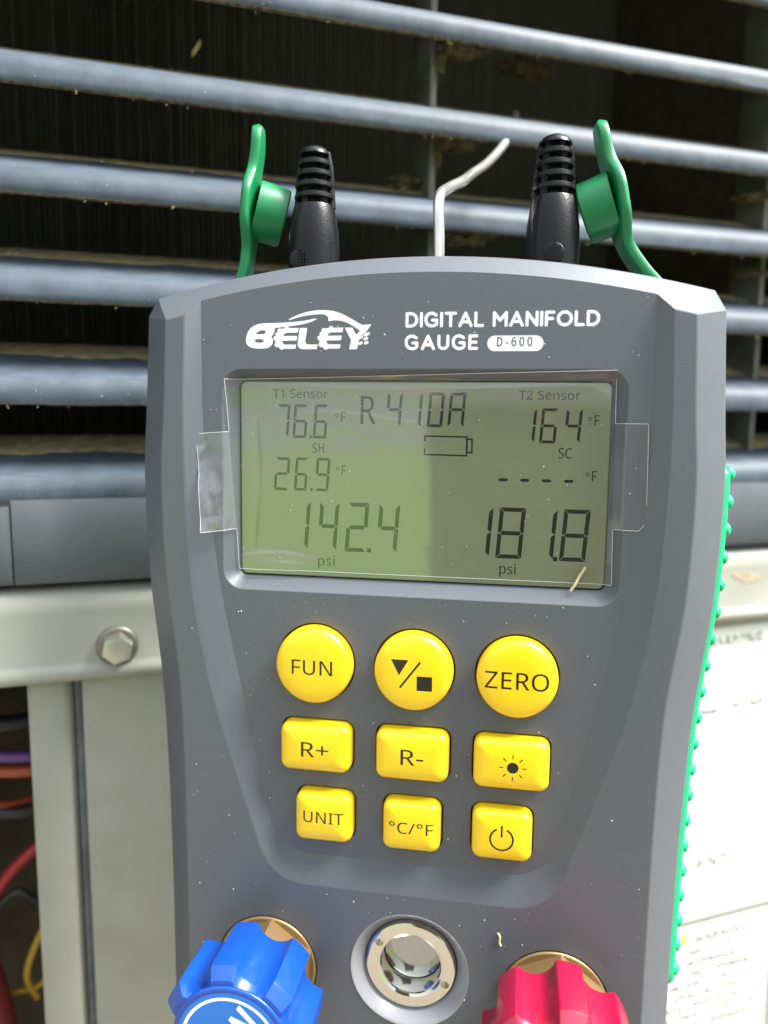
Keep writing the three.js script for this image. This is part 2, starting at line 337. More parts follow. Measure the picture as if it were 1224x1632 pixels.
// ---------------------------------------------------------------- wires in the opening left of the post
function tube(pts, r, seg = 60, rad = 12) { return new THREE.TubeGeometry(new THREE.CatmullRomCurve3(pts.map((p) => V(...p))), seg, r, rad); }
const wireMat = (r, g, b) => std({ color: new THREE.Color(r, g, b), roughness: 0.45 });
[
  ['purple electrical wire inside the open cabinet', [0.20, 0.07, 0.36], [[-70, -92, -34], [-48, -95, -28], [-30, -97, -26], [-10, -99, -34]], 1.7],
  ['orange electrical wire below the purple one', [0.55, 0.10, 0.03], [[-70, -97, -34], [-48, -99.5, -28], [-30, -101, -26], [-10, -100, -36]], 1.8],
  ['black wire bundle above the purple wire', [0.012, 0.012, 0.014], [[-70, -80, -36], [-50, -86, -30], [-32, -88, -30], [-12, -82, -40]], 3.0],
  ['dark corrugated cable curving beneath the orange wire', [0.03, 0.028, 0.028], [[-60, -98, -34], [-48, -112, -32], [-34, -116, -32], [-16, -112, -40]], 2.0],
  ['bright red wire slanting behind the post', [0.50, 0.03, 0.03], [[-14, -118, -34], [-30, -126, -32], [-42, -138, -32], [-48, -160, -36]], 1.9],
  ['thin black wire looped over the red wire', [0.01, 0.01, 0.012], [[-46, -146, -30], [-37, -138, -28], [-30, -143, -29], [-14, -140, -36]], 1.2],
  ['yellow electrical wire hanging in the open cabinet', [0.62, 0.36, 0.02], [[-16, -132, -30], [-29, -148, -28], [-36, -166, -30], [-34, -176, -33]], 1.2],
  ['yellow wire hanging with a bare bent end', [0.55, 0.30, 0.02], [[-18, -138, -33], [-29, -155, -31], [-32, -170, -31], [-42, -174, -34]], 0.9],
  ['orange wire looped under the purple wire', [0.5, 0.09, 0.03], [[-46, -99, -30], [-43, -106, -30], [-41, -112, -31], [-30, -115, -38]], 1.2],
  ['thick dark red hose at the edge of the opening', [0.20, 0.012, 0.012], [[-54, -118, -34], [-50, -150, -30], [-44, -180, -28], [-40, -240, -28]], 6.0],
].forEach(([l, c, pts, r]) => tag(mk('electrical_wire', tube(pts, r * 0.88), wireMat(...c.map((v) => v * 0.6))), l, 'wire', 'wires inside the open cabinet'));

// ---------------------------------------------------------------- digital manifold gauge (its own axes: x right, y up, z out of the face)
const gauge = new THREE.Group(); gauge.name = 'manifold_gauge'; scene.add(gauge);
tag(gauge, 'grey digital manifold gauge with yellow buttons hanging by a hook', 'gauge');
const gaugeRot = new THREE.Matrix4().makeBasis(new THREE.Vector3(0.88782, -0.00244, 0.46018), new THREE.Vector3(0.01268, 0.99974, -0.01914), new THREE.Vector3(-0.46002, 0.02283, 0.88762));
const GY = -142;                                   // the gauge's lower end in its own axes
gauge.quaternion.setFromRotationMatrix(gaugeRot);
const gaugeOrigin = V(49.966, -20.032, 62.425).multiplyScalar(0.001);
gauge.position.copy(V(0, GY / 1000, 0).applyMatrix4(gaugeRot).add(gaugeOrigin));
const dv = (name, geo, mat, parent = gauge) => mk(name, geo, mat, parent, [0, -GY, 0]);
function inGauge(m) { m.quaternion.copy(gauge.quaternion); m.position.copy(gaugeOrigin); return m; }   // a thing of its own that lies on the gauge

const rimW = table([[60, 48.6], [38, 49.9], [21, 50.6], [7.7, 51.4], [-14, 50.7], [-34, 48.2], [-53.5, 47.3], [-75, 47.0], [-100, 46.8], [-150, 46.6]]);
const outW = table([[60, 55.2], [40, 55.8], [21, 56.7], [7.4, 57.4], [-15.2, 56.6], [-35.9, 54.3], [-56, 53.2], [-75, 52.7], [-100, 52.4], [-150, 52.2]]);
function bodyRing(z, grow = 0) {                   // outline of the shell at depth z
  const f = Math.min(1, Math.max(0, -z / 5)), hw = (y) => lerp(rimW(y), outW(y), f) + grow;
  const yt = (x) => 46.2 - 0.0025 * x * x + (-2 - Math.max(z, -5)) * 1.15 + grow;
  let x = 50; for (let i = 0; i < 30; i++) x = hw(yt(x));
  const cut = 0.12 + 2.6 * f, yA = yt(x) - cut * 1.1, xB = x - cut * 0.75, right = [], top = [], nS = 46, nT = 44, yb = GY + 2 + (1 - f) * 5 - grow;
  for (let i = 0; i <= nS; i++) { const y = lerp(yb, yA, i / nS); right.push([hw(y), y, z]); }
  for (let i = 0; i <= nT; i++) { const xx = lerp(xB, -xB, i / nT); top.push([xx, yt(xx), z]); }
  return [...right, ...top, ...right.map((p) => [-p[0], p[1], z]).reverse()];
}
const recess = (() => {                            // sloped-wall recess for the front plate
  const inn = [[43.4, 70], [43.3, 50], [43.25, 36], [43.2, 21], [42.5, 7.6], [39.9, -14.6], [35.8, -34.9], [31.9, -53], [29.7, -63], [27.2, -68.6], [23, -71.1], [15, -71.5], [0, -71.6]];
  const out = [[45.9, 70], [45.7, 50], [46.0, 36], [46.5, 21], [46.4, 7.7], [45.1, -14], [41.7, -34], [36.2, -53], [32.4, -65], [29.2, -73], [24.2, -76.5], [15, -77], [0, -77.1]];
  const curve = (pts) => { const full = [...pts, ...pts.slice(0, -1).reverse().map(([x, y]) => [-x, y])]; const c = new THREE.CatmullRomCurve3(full.map((p) => V(p[0], p[1])), false, 'centripetal'); return c; };
  const ci = curve(inn), co = curve(out), n = (inn.length - 1) * 2 * 7;
  const at = (z, soften = 0) => { const r = []; for (let i = 0; i <= n; i++) { const a = ci.getPoint(i / n), b = co.getPoint(i / n), t = (z + 2) / 2; r.push([lerp(a.x, b.x, t + soften), lerp(a.y, b.y, t + soften), z]); } return r.reverse(); };
  return loft([at(-2), at(-0.12), at(0.0, 0.05), at(0.5, 0.2)]);
})();
const knobAt = [[-29.3, -96], [29.8, -96]], portAt = [0.9, -93.5];
const buttonSpecs = [
  ['round', -19.5, -30.50, 7.8, 7.8], ['round', 0.6, -30.50, 7.8, 7.8], ['round', 20.7, -30.50, 7.8, 7.8],
  ['rect', -19.0, -47.50, 7.25, 4.95], ['rect', 0.65, -47.55, 7.25, 5.05], ['rect', 20.1, -47.60, 7.3, 5.05],
  ['rect', -17.2, -62.10, 5.9, 5.1], ['rect', 0.8, -62.20, 5.8, 5.1], ['rect', 18.7, -62.20, 5.85, 5.1],
];
const btnRing = ([kind, x, y, hx, hy], grow, z) => kind === 'round' ? ring(x, y, hx + grow, z) : roundRect(x, y, hx + grow, hy + grow, Math.max(0.6, 1.9 + grow), z, 9);
{
  const shell = loft([bodyRing(-30, -2.5), bodyRing(-26, -0.4), bodyRing(-16, 0.2), bodyRing(-7, 0.15), bodyRing(-5.15, 0.02), bodyRing(-4.8, -0.02), bodyRing(-0.3, 0), bodyRing(-0.08, -0.08), bodyRing(0, -0.28)]);
  const pocket = loft([roundRect(0.25, 6.35, 36.45, 19.8, 1.4, -6.4), roundRect(0.25, 6.35, 36.45, 19.8, 1.4, -4.75), roundRect(0.05, 6.05, 39.0, 22.05, 4, -2.1), roundRect(0.05, 6.05, 39.2, 22.25, 4.2, -1.98), roundRect(0.05, 6.05, 39.6, 22.65, 4.6, -1.5)]);
  const cuts = [recess, pocket];
  for (const b of buttonSpecs) cuts.push(loft([btnRing(b, 0.32, -6), btnRing(b, 0.32, -2.2), btnRing(b, 0.5, -1.98), btnRing(b, 0.9, -1.4)]));
  for (const [x, y] of knobAt) cuts.push(loft([ring(x, y, 10.7, -9), ring(x, y, 10.7, -0.2), ring(x, y, 10.9, 0.02), ring(x, y, 11.4, 0.6)]));
  cuts.push(loft([ring(...portAt, 9.55, -14), ring(...portAt, 9.55, -2.9), ring(...portAt, 9.8, -2.5), ring(...portAt, 11.7, -0.45), ring(...portAt, 12.1, -0.05), ring(...portAt, 12.7, 0.5)]));
  let g = creased(mergeVertices(subtract(shell, cuts), 1e-4).toNonIndexed(), 11);
  const bx = [-62, 62, -142, 52];
  planarUV(g, ...bx);
  const print = canvas(1310, 2048, (c, W, H) => {
    c.fillStyle = '#4f535a'; c.fillRect(0, 0, W, H);
    const s = W / 124; c.setTransform(s, 0, 0, -s, 62 * s, 52 * s);   // canvas units become millimetres on the face
    c.fillStyle = c.strokeStyle = '#f4f5f4'; c.lineCap = c.lineJoin = 'round'; c.lineWidth = 0.56;
    const L = {                                    // rounded single-stroke capitals: [width, drawing in a box of height 1]
      D: [0.82, (p) => { p.moveTo(0, 0); p.lineTo(0, 1); p.lineTo(0.3, 1); p.bezierCurveTo(0.98, 1, 0.98, 0, 0.3, 0); p.closePath(); }],
      I: [0, (p) => { p.moveTo(0, 0); p.lineTo(0, 1); }],
      G: [0.92, (p) => { p.moveTo(0.84, 0.86); p.bezierCurveTo(0.45, 1.2, -0.04, 0.95, 0, 0.48); p.bezierCurveTo(0.04, -0.08, 0.7, -0.12, 0.9, 0.16); p.lineTo(0.9, 0.46); p.lineTo(0.56, 0.46); }],
      T: [0.76, (p) => { p.moveTo(0, 1); p.lineTo(0.76, 1); p.moveTo(0.38, 1); p.lineTo(0.38, 0); }],
      A: [0.92, (p) => { p.moveTo(0, 0); p.lineTo(0.46, 1); p.lineTo(0.92, 0); p.moveTo(0.16, 0.3); p.lineTo(0.76, 0.3); }],
      L: [0.56, (p) => { p.moveTo(0, 1); p.lineTo(0, 0); p.lineTo(0.56, 0); }],
      M: [0.96, (p) => { p.moveTo(0, 0); p.lineTo(0, 1); p.lineTo(0.48, 0.4); p.lineTo(0.96, 1); p.lineTo(0.96, 0); }],
      N: [0.78, (p) => { p.moveTo(0, 0); p.lineTo(0, 1); p.lineTo(0.78, 0); p.lineTo(0.78, 1); }],
      F: [0.56, (p) => { p.moveTo(0, 0); p.lineTo(0, 1); p.lineTo(0.56, 1); p.moveTo(0, 0.5); p.lineTo(0.48, 0.5); }],
      O: [1.02, (p) => { p.ellipse(0.51, 0.5, 0.51, 0.51, 0, 0, Math.PI * 2); }],
      U: [0.74, (p) => { p.moveTo(0, 1); p.lineTo(0, 0.36); p.bezierCurveTo(0.02, -0.12, 0.72, -0.12, 0.74, 0.36); p.lineTo(0.74, 1); }],
      E: [0.56, (p) => { p.moveTo(0.56, 0); p.lineTo(0, 0); p.lineTo(0, 1); p.lineTo(0.56, 1); p.moveTo(0, 0.5); p.lineTo(0.5, 0.5); }],
    };
    const write = (text, x0, x1, y, h) => {        // letters stroked between x0 and x1 with even gaps
      const sz = h - 0.56, wid = [...text].reduce((a, ch) => a + (ch === ' ' ? 0.42 : L[ch][0] * sz), 0), gap = (x1 - x0 - 0.56 - wid) / (text.length - 1);
      let x = x0 + 0.28;
      for (const ch of text) { if (ch === ' ') { x += 0.42 + gap; continue; } c.save(); c.translate(x, y + 0.28); c.beginPath(); const q = { moveTo: (a, b) => c.moveTo(a * sz, b * sz), lineTo: (a, b) => c.lineTo(a * sz, b * sz), closePath: () => c.closePath(), bezierCurveTo: (...v) => c.bezierCurveTo(...v.map((n) => n * sz)), ellipse: (a, b, e, f, ...r) => c.ellipse(a * sz, b * sz, e * sz, f * sz, ...r) }; L[ch][1](q); c.stroke(); c.restore(); x += L[ch][0] * sz + gap; }
    };
    write('DIGITAL MANIFOLD', -2.3, 33.5, 35.95, 2.85); write('GAUGE', -2.4, 11.5, 31.75, 2.85);
    c.beginPath(); c.roundRect(13.2, 31.5, 10.3, 2.85, 1.42); c.fill();
    c.save(); c.fillStyle = '#4f535a'; c.translate(18.35, 32.0); c.scale(0.78, -1); c.font = 'bold 2.5px sans-serif'; c.textAlign = 'center'; c.letterSpacing = '0.5px'; c.fillText('D-600', 0, 0); c.restore();
    // emblem: the word under a car roof line
    c.save(); c.translate(-35.55, 41.15); c.scale(27.65 / 1224, -10.75 / 501);
    const poly = (...pts) => { c.beginPath(); pts.forEach((p, i) => { if (!i) c.moveTo(p[0], p[1]); else if (p.length === 2) c.lineTo(p[0], p[1]); else c.bezierCurveTo(...p); }); c.closePath(); c.fill(); };
    poly([705, 158], [640, 205, 520, 215, 330, 236], [332, 262, 325, 290, 298, 312], [330, 345, 318, 418, 225, 420], [130, 424, 68, 405, 70, 345], [74, 270, 110, 196, 240, 194], [400, 188, 560, 190, 690, 155]);
    c.fillStyle = '#4f535a';
    poly([158, 291], [175, 262, 205, 252, 244, 257], [256, 268, 244, 290, 225, 291]); c.beginPath(); c.ellipse(190, 350, 43, 17, 0.03, 0, 7); c.fill();
    c.fillStyle = '#f4f5f4';
    for (const dx of [0, 392]) poly([545 + dx, 238], [455 + dx, 238], [452 + dx, 224], [424 + dx, 224], [420 + dx, 240], [392 + dx, 244], [368 + dx, 240], [352 + dx, 256], [356 + dx, 272], [336 + dx, 284], [340 + dx, 304], [319 + dx, 316], [322 + dx, 342], [338 + dx, 350], [336 + dx, 370], [326 + dx, 388], [345 + dx, 410], [366 + dx, 404], [376 + dx, 424], [396 + dx, 433], [412 + dx, 422], [515 + dx, 422], [522 + dx, 385], [425 + dx, 385], [402 + dx, 380, 396 + dx, 365, 397 + dx, 350], [525 + dx, 348], [532 + dx, 308], [405 + dx, 308], [414 + dx, 284, 430 + dx, 279, 450 + dx, 278], [537 + dx, 278]);
    poly([555, 238], [620, 238], [603, 350], [602, 380, 612, 385, 640, 385], [712, 385], [705, 426], [580, 426], [545, 424, 532, 400, 536, 365]);
    poly([950, 238], [1016, 238], [1048, 300], [1098, 258], [1150, 250], [1076, 330], [1058, 428], [990, 428], [1006, 348]);
    poly([455, 160], [540, 112, 640, 80, 760, 82], [900, 84, 960, 135, 1100, 216], [1182, 211], [1132, 280], [1086, 300], [1078, 262], [1010, 214, 930, 150, 806, 181], [812, 150, 800, 122, 750, 118], [640, 116, 540, 142, 460, 168]);
    c.fillStyle = '#f4f5f4'; for (const [x, y] of [[1088, 325], [1132, 300], [1132, 336], [1088, 376], [1138, 372], [1148, 296]]) { c.save(); c.translate(x, y); c.rotate(-0.5); c.beginPath(); c.roundRect(-20, -12, 40, 24, 8); c.fill(); c.restore(); }
    c.restore();
  });
  const grain = plasticGrain.clone(); grain.repeat.set(124 / 17, 194 / 17); grain.needsUpdate = true;
  M.shell = std({ map: print, roughness: 0.44, bumpMap: grain, bumpScale: 0.000028, clearcoat: 0.35, clearcoatRoughness: 0.38 });
  dv('shell', g, M.shell);
}
{ // display with its print
  const g = planarUV(creased(loft([roundRect(0.25, 6.35, 36.2, 19.55, 1.2, -6.3), roundRect(0.25, 6.35, 36.2, 19.55, 1.2, -4.5), roundRect(0.25, 6.35, 36.05, 19.4, 1.1, -4.38)])), -36, 36.5, -13.25, 25.95);
  const t = canvas(2048, 1108, (c, W, H) => {
    c.fillStyle = '#747a60'; c.fillRect(0, 0, W, H);
    const s = W / 72.5; c.setTransform(s, 0, 0, -s, 36 * s, 25.95 * s);
    const ink = 'rgba(20,26,20,0.90)';
    const SEG = { 0: 'abcdef', 1: 'bc', 2: 'abged', 4: 'fgbc', 6: 'acdefg', 7: 'abc', 8: 'abcdefg', 9: 'abcdfg', A: 'abcefg', '-': 'g' };
    const digit = (ch, x0, x1, yt, yb, w = 0.62, lean = 0.07) => {      // seven segments with mitred ends, leaning to the right
      const h = yt - yb, sl = lean * h, xl = x0, xr = x1 - sl, m = (yt + yb) / 2, k = 0.08;
      const q = (pts) => { c.beginPath(); pts.forEach(([x, y], i) => { const X = x + sl * (y - yb) / h; if (i) c.lineTo(X, y); else c.moveTo(X, y); }); c.closePath(); c.fill(); };
      c.fillStyle = ink;
      const on = SEG[ch];
      if (on.includes('a')) q([[xl + k, yt], [xr - k, yt], [xr - w - k, yt - w], [xl + w + k, yt - w]]);
      if (on.includes('d')) q([[xl + k, yb], [xr - k, yb], [xr - w - k, yb + w], [xl + w + k, yb + w]]);
      if (on.includes('g')) q([[xl + w * 0.5 + k, m], [xl + w + k, m + w / 2], [xr - w - k, m + w / 2], [xr - w * 0.5 - k, m], [xr - w - k, m - w / 2], [xl + w + k, m - w / 2]]);
      if (on.includes('f')) q([[xl, yt - k], [xl + w, yt - w - k], [xl + w, m + w / 2 + k], [xl + w * 0.4, m + k], [xl, m + k * 2]]);
      if (on.includes('e')) q([[xl, yb + k], [xl + w, yb + w + k], [xl + w, m - w / 2 - k], [xl + w * 0.4, m - k], [xl, m - k * 2]]);
      if (on.includes('b')) q([[xr, yt - k], [xr - w, yt - w - k], [xr - w, m + w / 2 + k], [xr - w * 0.4, m + k], [xr, m + k * 2]]);
      if (on.includes('c')) q([[xr, yb + k], [xr - w, yb + w + k], [xr - w, m - w / 2 - k], [xr - w * 0.4, m - k], [xr, m - k * 2]]);
    };
    const dot = (x, y, r = 0.3) => { c.fillStyle = ink; c.fillRect(x - r, y - r, 2 * r, 2 * r); };
    const text = (str, x0, x1, yb, h, weight = '') => { c.save(); c.fillStyle = ink; c.font = `${weight} ${h * 1.38}px sans-serif`; const w = c.measureText(str).width; c.translate(x0, yb); c.scale((x1 - x0) / w, -1); c.fillText(str, 0, 0); c.restore(); };
    const degF = (x, y) => { c.strokeStyle = ink; c.lineWidth = 0.13; c.beginPath(); c.arc(x + 0.35, y + 1.75, 0.3, 0, 7); c.stroke(); text('F', x + 0.95, x + 2.1, y, 1.95); };
    text('T1 Sensor', -29.25, -17.9, 22.4, 1.75); text('T2 Sensor', 19.3, 30.8, 22.4, 1.75);
    digit('7', -28.7, -25.6, 21.4, 14.85, 0.52); digit('6', -25.2, -21.9, 21.4, 14.75, 0.52); dot(-21.4, 15.0, 0.26); digit('6', -21.0, -17.8, 21.4, 14.7, 0.52); degF(-16.4, 17.55);
    text('SH', -21.2, -18.45, 11.4, 1.9);
    digit('2', -29.1, -25.6, 10.8, 4.15, 0.52); digit('6', -24.9, -21.8, 10.8, 4.15, 0.52); dot(-21.2, 4.4, 0.26); digit('9', -20.6, -17.3, 10.8, 4.15, 0.52); degF(-16.2, 7.0);
    digit('1', -25.6, -21.3, 1.9, -7.7, 0.78); digit('4', -20.0, -15.4, 1.9, -7.7, 0.78); digit('2', -14.3, -9.3, 2.0, -7.9, 0.78); dot(-9.3, -7.5, 0.42); digit('4', -7.9, -3.1, 1.9, -7.7, 0.78);
    text('psi', -20.05, -16.1, -10.55, 2.0);
    c.fillStyle = ink; text('R', -11.9, -8.2, 17.6, 5.55, ''); digit('4', -6.3, -2.9, 23.8, 17.3, 0.56); digit('1', -2.6, 1.05, 23.8, 17.3, 0.56); digit('0', 1.85, 5.3, 23.9, 17.25, 0.56); digit('A', 5.85, 9.4, 23.9, 17.35, 0.56);
    c.strokeStyle = ink; c.lineWidth = 0.3; c.lineCap = 'butt'; c.beginPath(); c.moveTo(1.55, 14.5); c.lineTo(1.55, 15.5); c.lineTo(9.7, 15.4); c.lineTo(9.7, 11.8); c.lineTo(1.55, 11.9); c.lineTo(1.55, 13.0); c.stroke(); c.strokeRect(9.75, 12.4, 0.95, 2.6);
    digit('1', 18.8, 22.9, 20.95, 14.6, 0.54); digit('6', 23.35, 26.85, 21.05, 14.45, 0.54); digit('4', 27.9, 31.3, 20.95, 14.6, 0.54); degF(32.3, 17.4);
    text('SC', 26.95, 29.65, 11.15, 1.95);
    c.fillStyle = ink; for (const x of [15.9, 19.95, 24.05, 28.2]) { c.beginPath(); c.moveTo(x, 7.31); c.lineTo(x + 0.35, 7.6); c.lineTo(x + 1.6, 7.6); c.lineTo(x + 1.95, 7.31); c.lineTo(x + 1.6, 7.03); c.lineTo(x + 0.35, 7.03); c.fill(); }
    degF(32.25, 6.95);
    digit('1', 10.6, 15.2, 1.85, -7.75, 0.78); digit('8', 15.75, 21.4, 1.95, -8.0, 0.78); digit('1', 22.8, 27.4, 1.75, -7.8, 0.78); dot(27.2, -7.75, 0.4); digit('8', 27.9, 33.5, 1.95, -8.1, 0.78);
    text('psi', 16.4, 20.0, -10.6, 2.0);
  });
  dv('display', g, std({ map: t, roughness: 0.12, clearcoat: 1, clearcoatRoughness: 0.02, ior: 1.62 }));
}
{ // buttons: one sheet of lettering shared by all
  const atlas = canvas(1024, 1024, (c) => {
    c.fillStyle = '#edc410'; c.fillRect(0, 0, 1024, 1024); c.fillStyle = c.strokeStyle = '#1c180c';
    const cell = (i, fn) => { c.save(); c.translate((i % 3) * 341 + 170, Math.floor(i / 3) * 341 + 170); c.scale(20, 20); c.textAlign = 'center'; fn(); c.restore(); };
    const txt = (s, h, w, dy = 0) => { c.save(); c.font = `${h * 1.38}px sans-serif`; const k = w / c.measureText(s).width; c.translate(0, h / 2 + dy); c.scale(k, 1); c.fillText(s, 0, 0); c.restore(); };
    cell(0, () => txt('FUN', 3.0, 9.2, -0.1)); cell(2, () => txt('ZERO', 3.4, 12.6, 0.4));
    cell(1, () => { c.beginPath(); c.moveTo(-4.2, -2.7); c.lineTo(-0.8, -2.7); c.lineTo(-2.6, 0.4); c.fill(); c.fillRect(0.9, 0.4, 3.0, 2.9); c.lineWidth = 0.4; c.beginPath(); c.moveTo(-2.4, 2.9); c.lineTo(1.5, -2.4); c.stroke(); });
    cell(3, () => txt('R+', 3.1, 6.5)); cell(4, () => txt('R-', 3.2, 5.3));
    cell(5, () => { c.beginPath(); c.arc(0.3, 0.2, 1.1, 0, 7); c.fill(); c.lineWidth = 0.2; for (let i = 0; i < 8; i++) { const a = Math.PI / 4 * i; c.beginPath(); c.moveTo(0.3 + 1.8 * Math.cos(a), 0.2 + 1.8 * Math.sin(a)); c.lineTo(0.3 + 2.6 * Math.cos(a), 0.2 + 2.6 * Math.sin(a)); c.stroke(); } });
    cell(6, () => txt('UNIT', 2.4, 8.7, -0.3)); cell(7, () => txt('°C/°F', 2.3, 9.2, -0.1));
    cell(8, () => { c.lineWidth = 0.36; c.beginPath(); c.arc(0, 0.3, 2.2, -Math.PI / 2 + 0.45, 1.5 * Math.PI - 0.45); c.stroke(); c.beginPath(); c.moveTo(0, -2.5); c.lineTo(0, -0.2); c.stroke(); });
  });
  const mat = std({ map: atlas, roughness: 0.34, clearcoat: 0.3, clearcoatRoughness: 0.25 });
  const says = ['round button marked FUN', 'round button with a triangle and a square', 'round button marked ZERO', 'button marked R+', 'button marked R-', 'button with a sun symbol', 'button marked UNIT', 'button marked with degrees C and F', 'button with a power symbol'];
  buttonSpecs.forEach((b, i) => {
    const prof = [[-5.5, 0], [-0.6, 0], [0.1, -0.12], [0.6, -0.42], [0.95, -0.95], [1.15, -1.7], [1.28, -2.6], [1.36, -4.2]];
    const rings = prof.map(([z, gr]) => { const r = btnRing(b, Math.max(gr, -b[4] + 0.5), z); return r; });
    let g = creased(loft(rings), 40);
    const u0 = ((i % 3) * 341 + 170) / 1024, v0 = 1 - (Math.floor(i / 3) * 341 + 170) / 1024, k = 20 / 1024, p = g.attributes.position, uv = new Float32Array(p.count * 2);
    for (let j = 0; j < p.count; j++) { uv[2 * j] = u0 + (p.getX(j) - b[1]) * k; uv[2 * j + 1] = v0 + (p.getY(j) - b[2]) * k; }
    g.setAttribute('uv', new THREE.BufferAttribute(uv, 2));
    dv('button', g, mat).userData.label = 'yellow ' + says[i];
  });
}
// valve knobs with brass nuts
function knob([x, y], mat, phase, word, colour, turn, text) {
  const k = new THREE.Group(); k.name = 'valve_knob'; gauge.add(k); k.position.set(x / 1000, (y - GY) / 1000, 0); k.userData.label = text;
  const n = 280, prof = (s, z, sharp = 1) => Array.from({ length: n }, (_, i) => { const a = 2 * Math.PI * i / n, w = Math.cos(7 * (a - phase)); const d = Math.acos(Math.max(-1, Math.min(1, -w))) / 7, q = 18.49 - 243.36 * Math.sin(d) ** 2; let r = q > 0 ? Math.min(14.1, 15.6 * Math.cos(d) - Math.sqrt(q)) : 14.1; r = (14.1 - (14.1 - r) * sharp) * s; return [r * Math.cos(a), r * Math.sin(a), z]; });
  mk('grip', creased(loft([prof(0.93, 6.4), prof(0.975, 6.6), prof(0.985, 7.2), prof(1.0, 19.2), prof(0.99, 19.7), prof(0.86, 21.4, 0.75), prof(0.82, 21.5, 0.5)]), 30), mat, k);
  mk('dial_rim', new THREE.LatheGeometry([[0, 21.3], [10.9, 21.3], [11.3, 21.45], [11.2, 21.9], [10.6, 22.1], [0, 22.1]].map((p) => new THREE.Vector2(...p)), 64).rotateX(Math.PI / 2), mat, k);
  const t = canvas(512, 512, (c) => {
    c.fillStyle = colour; c.fillRect(0, 0, 512, 512); c.translate(256, 256);
    c.strokeStyle = c.fillStyle = '#eef1f4'; c.lineWidth = 15; c.beginPath(); c.arc(0, 0, 226, 0, 7); c.stroke();
    c.rotate(-turn); c.font = 'bold 200px sans-serif'; c.textAlign = 'center'; c.fillText(word, 0, 72, 400);
  });
  const disc = loft([ring(0, 0, 10.2, 22.0), ring(0, 0, 10.2, 22.15)]);
  mk('dial_label', planarUV(creased(disc), -10.3, 10.3, -10.3, 10.3), std({ map: t, roughness: 0.3, clearcoat: 0.4 }), k);
  mk('flange', new THREE.LatheGeometry([[0, -8], [10.66, -8], [10.66, -0.5], [10.5, 0.1], [10.1, 0.4], [0, 0.4]].map((p) => new THREE.Vector2(...p)), 56).rotateX(Math.PI / 2), M.brass, k);
  const hex = (r, z) => Array.from({ length: 6 }, (_, i) => [r * Math.cos(Math.PI / 3 * i + 0.42), r * Math.sin(Math.PI / 3 * i + 0.42), z]);
  mk('hex_nut', creased(loft([hex(10.5, 0.3), hex(10.5, 5.2), hex(9.8, 5.8)])), M.brass, k);
}
knob(knobAt[0], M.blueKnob, THREE.MathUtils.degToRad(98), 'LOW', '#0a6cc6', 1.0, 'blue fluted knob marked LOW');
knob(knobAt[1], M.redKnob, THREE.MathUtils.degToRad(81), 'HIGH', '#c81848', -0.6, 'crimson fluted knob');
{ // sight glass in its countersunk hole
  const s = new THREE.Group(); s.name = 'sight_glass'; gauge.add(s); s.position.set(portAt[0] / 1000, (portAt[1] - GY) / 1000, 0);
  const P = (a) => a.map((p) => new THREE.Vector2(...p));
  let g = new THREE.LatheGeometry(P([[5.9, -12], [9.45, -12], [9.45, -2.3], [9.2, -1.75], [8.8, -1.6], [6.9, -1.6], [6.4, -1.9], [6.2, -2.6], [6.1, -8.4], [5.9, -12]]), 72); g.rotateX(Math.PI / 2);
  const pins = [2.55, -0.42].map((a) => { const c = new THREE.CylinderGeometry(0.85, 0.85, 4, 20); c.rotateX(Math.PI / 2); c.translate(7.9 * Math.cos(a), 7.9 * Math.sin(a), -1.6); c.deleteAttribute('uv'); return c; });
  g.deleteAttribute('uv'); g = mergeVertices(g); g.computeVertexNormals();
  mk('metal_ring', creased(subtract(g, pins), 30), M.nickel, s);
  mk('bezel', creased(new THREE.LatheGeometry(P([[9.5, -3.2], [9.75, -2.4], [11.62, -0.36], [12.0, 0.04], [12.2, 0.10], [12.25, -0.3]]), 72).toNonIndexed(), 40), std({ color: new THREE.Color(0.24, 0.24, 0.26), roughness: 0.25, side: THREE.DoubleSide }), s).geometry.rotateX(Math.PI / 2);
  mk('window_glass', new THREE.LatheGeometry(P([[0, -8.2], [6.05, -8.2], [6.05, -6.3], [5.8, -6.05], [5.0, -5.85], [3.0, -5.6], [0, -5.5]]), 56).rotateX(Math.PI / 2), std({ color: new THREE.Color(0.42, 0.43, 0.41), roughness: 0.10, metalness: 0.85, clearcoat: 1, clearcoatRoughness: 0.03 }), s);
}
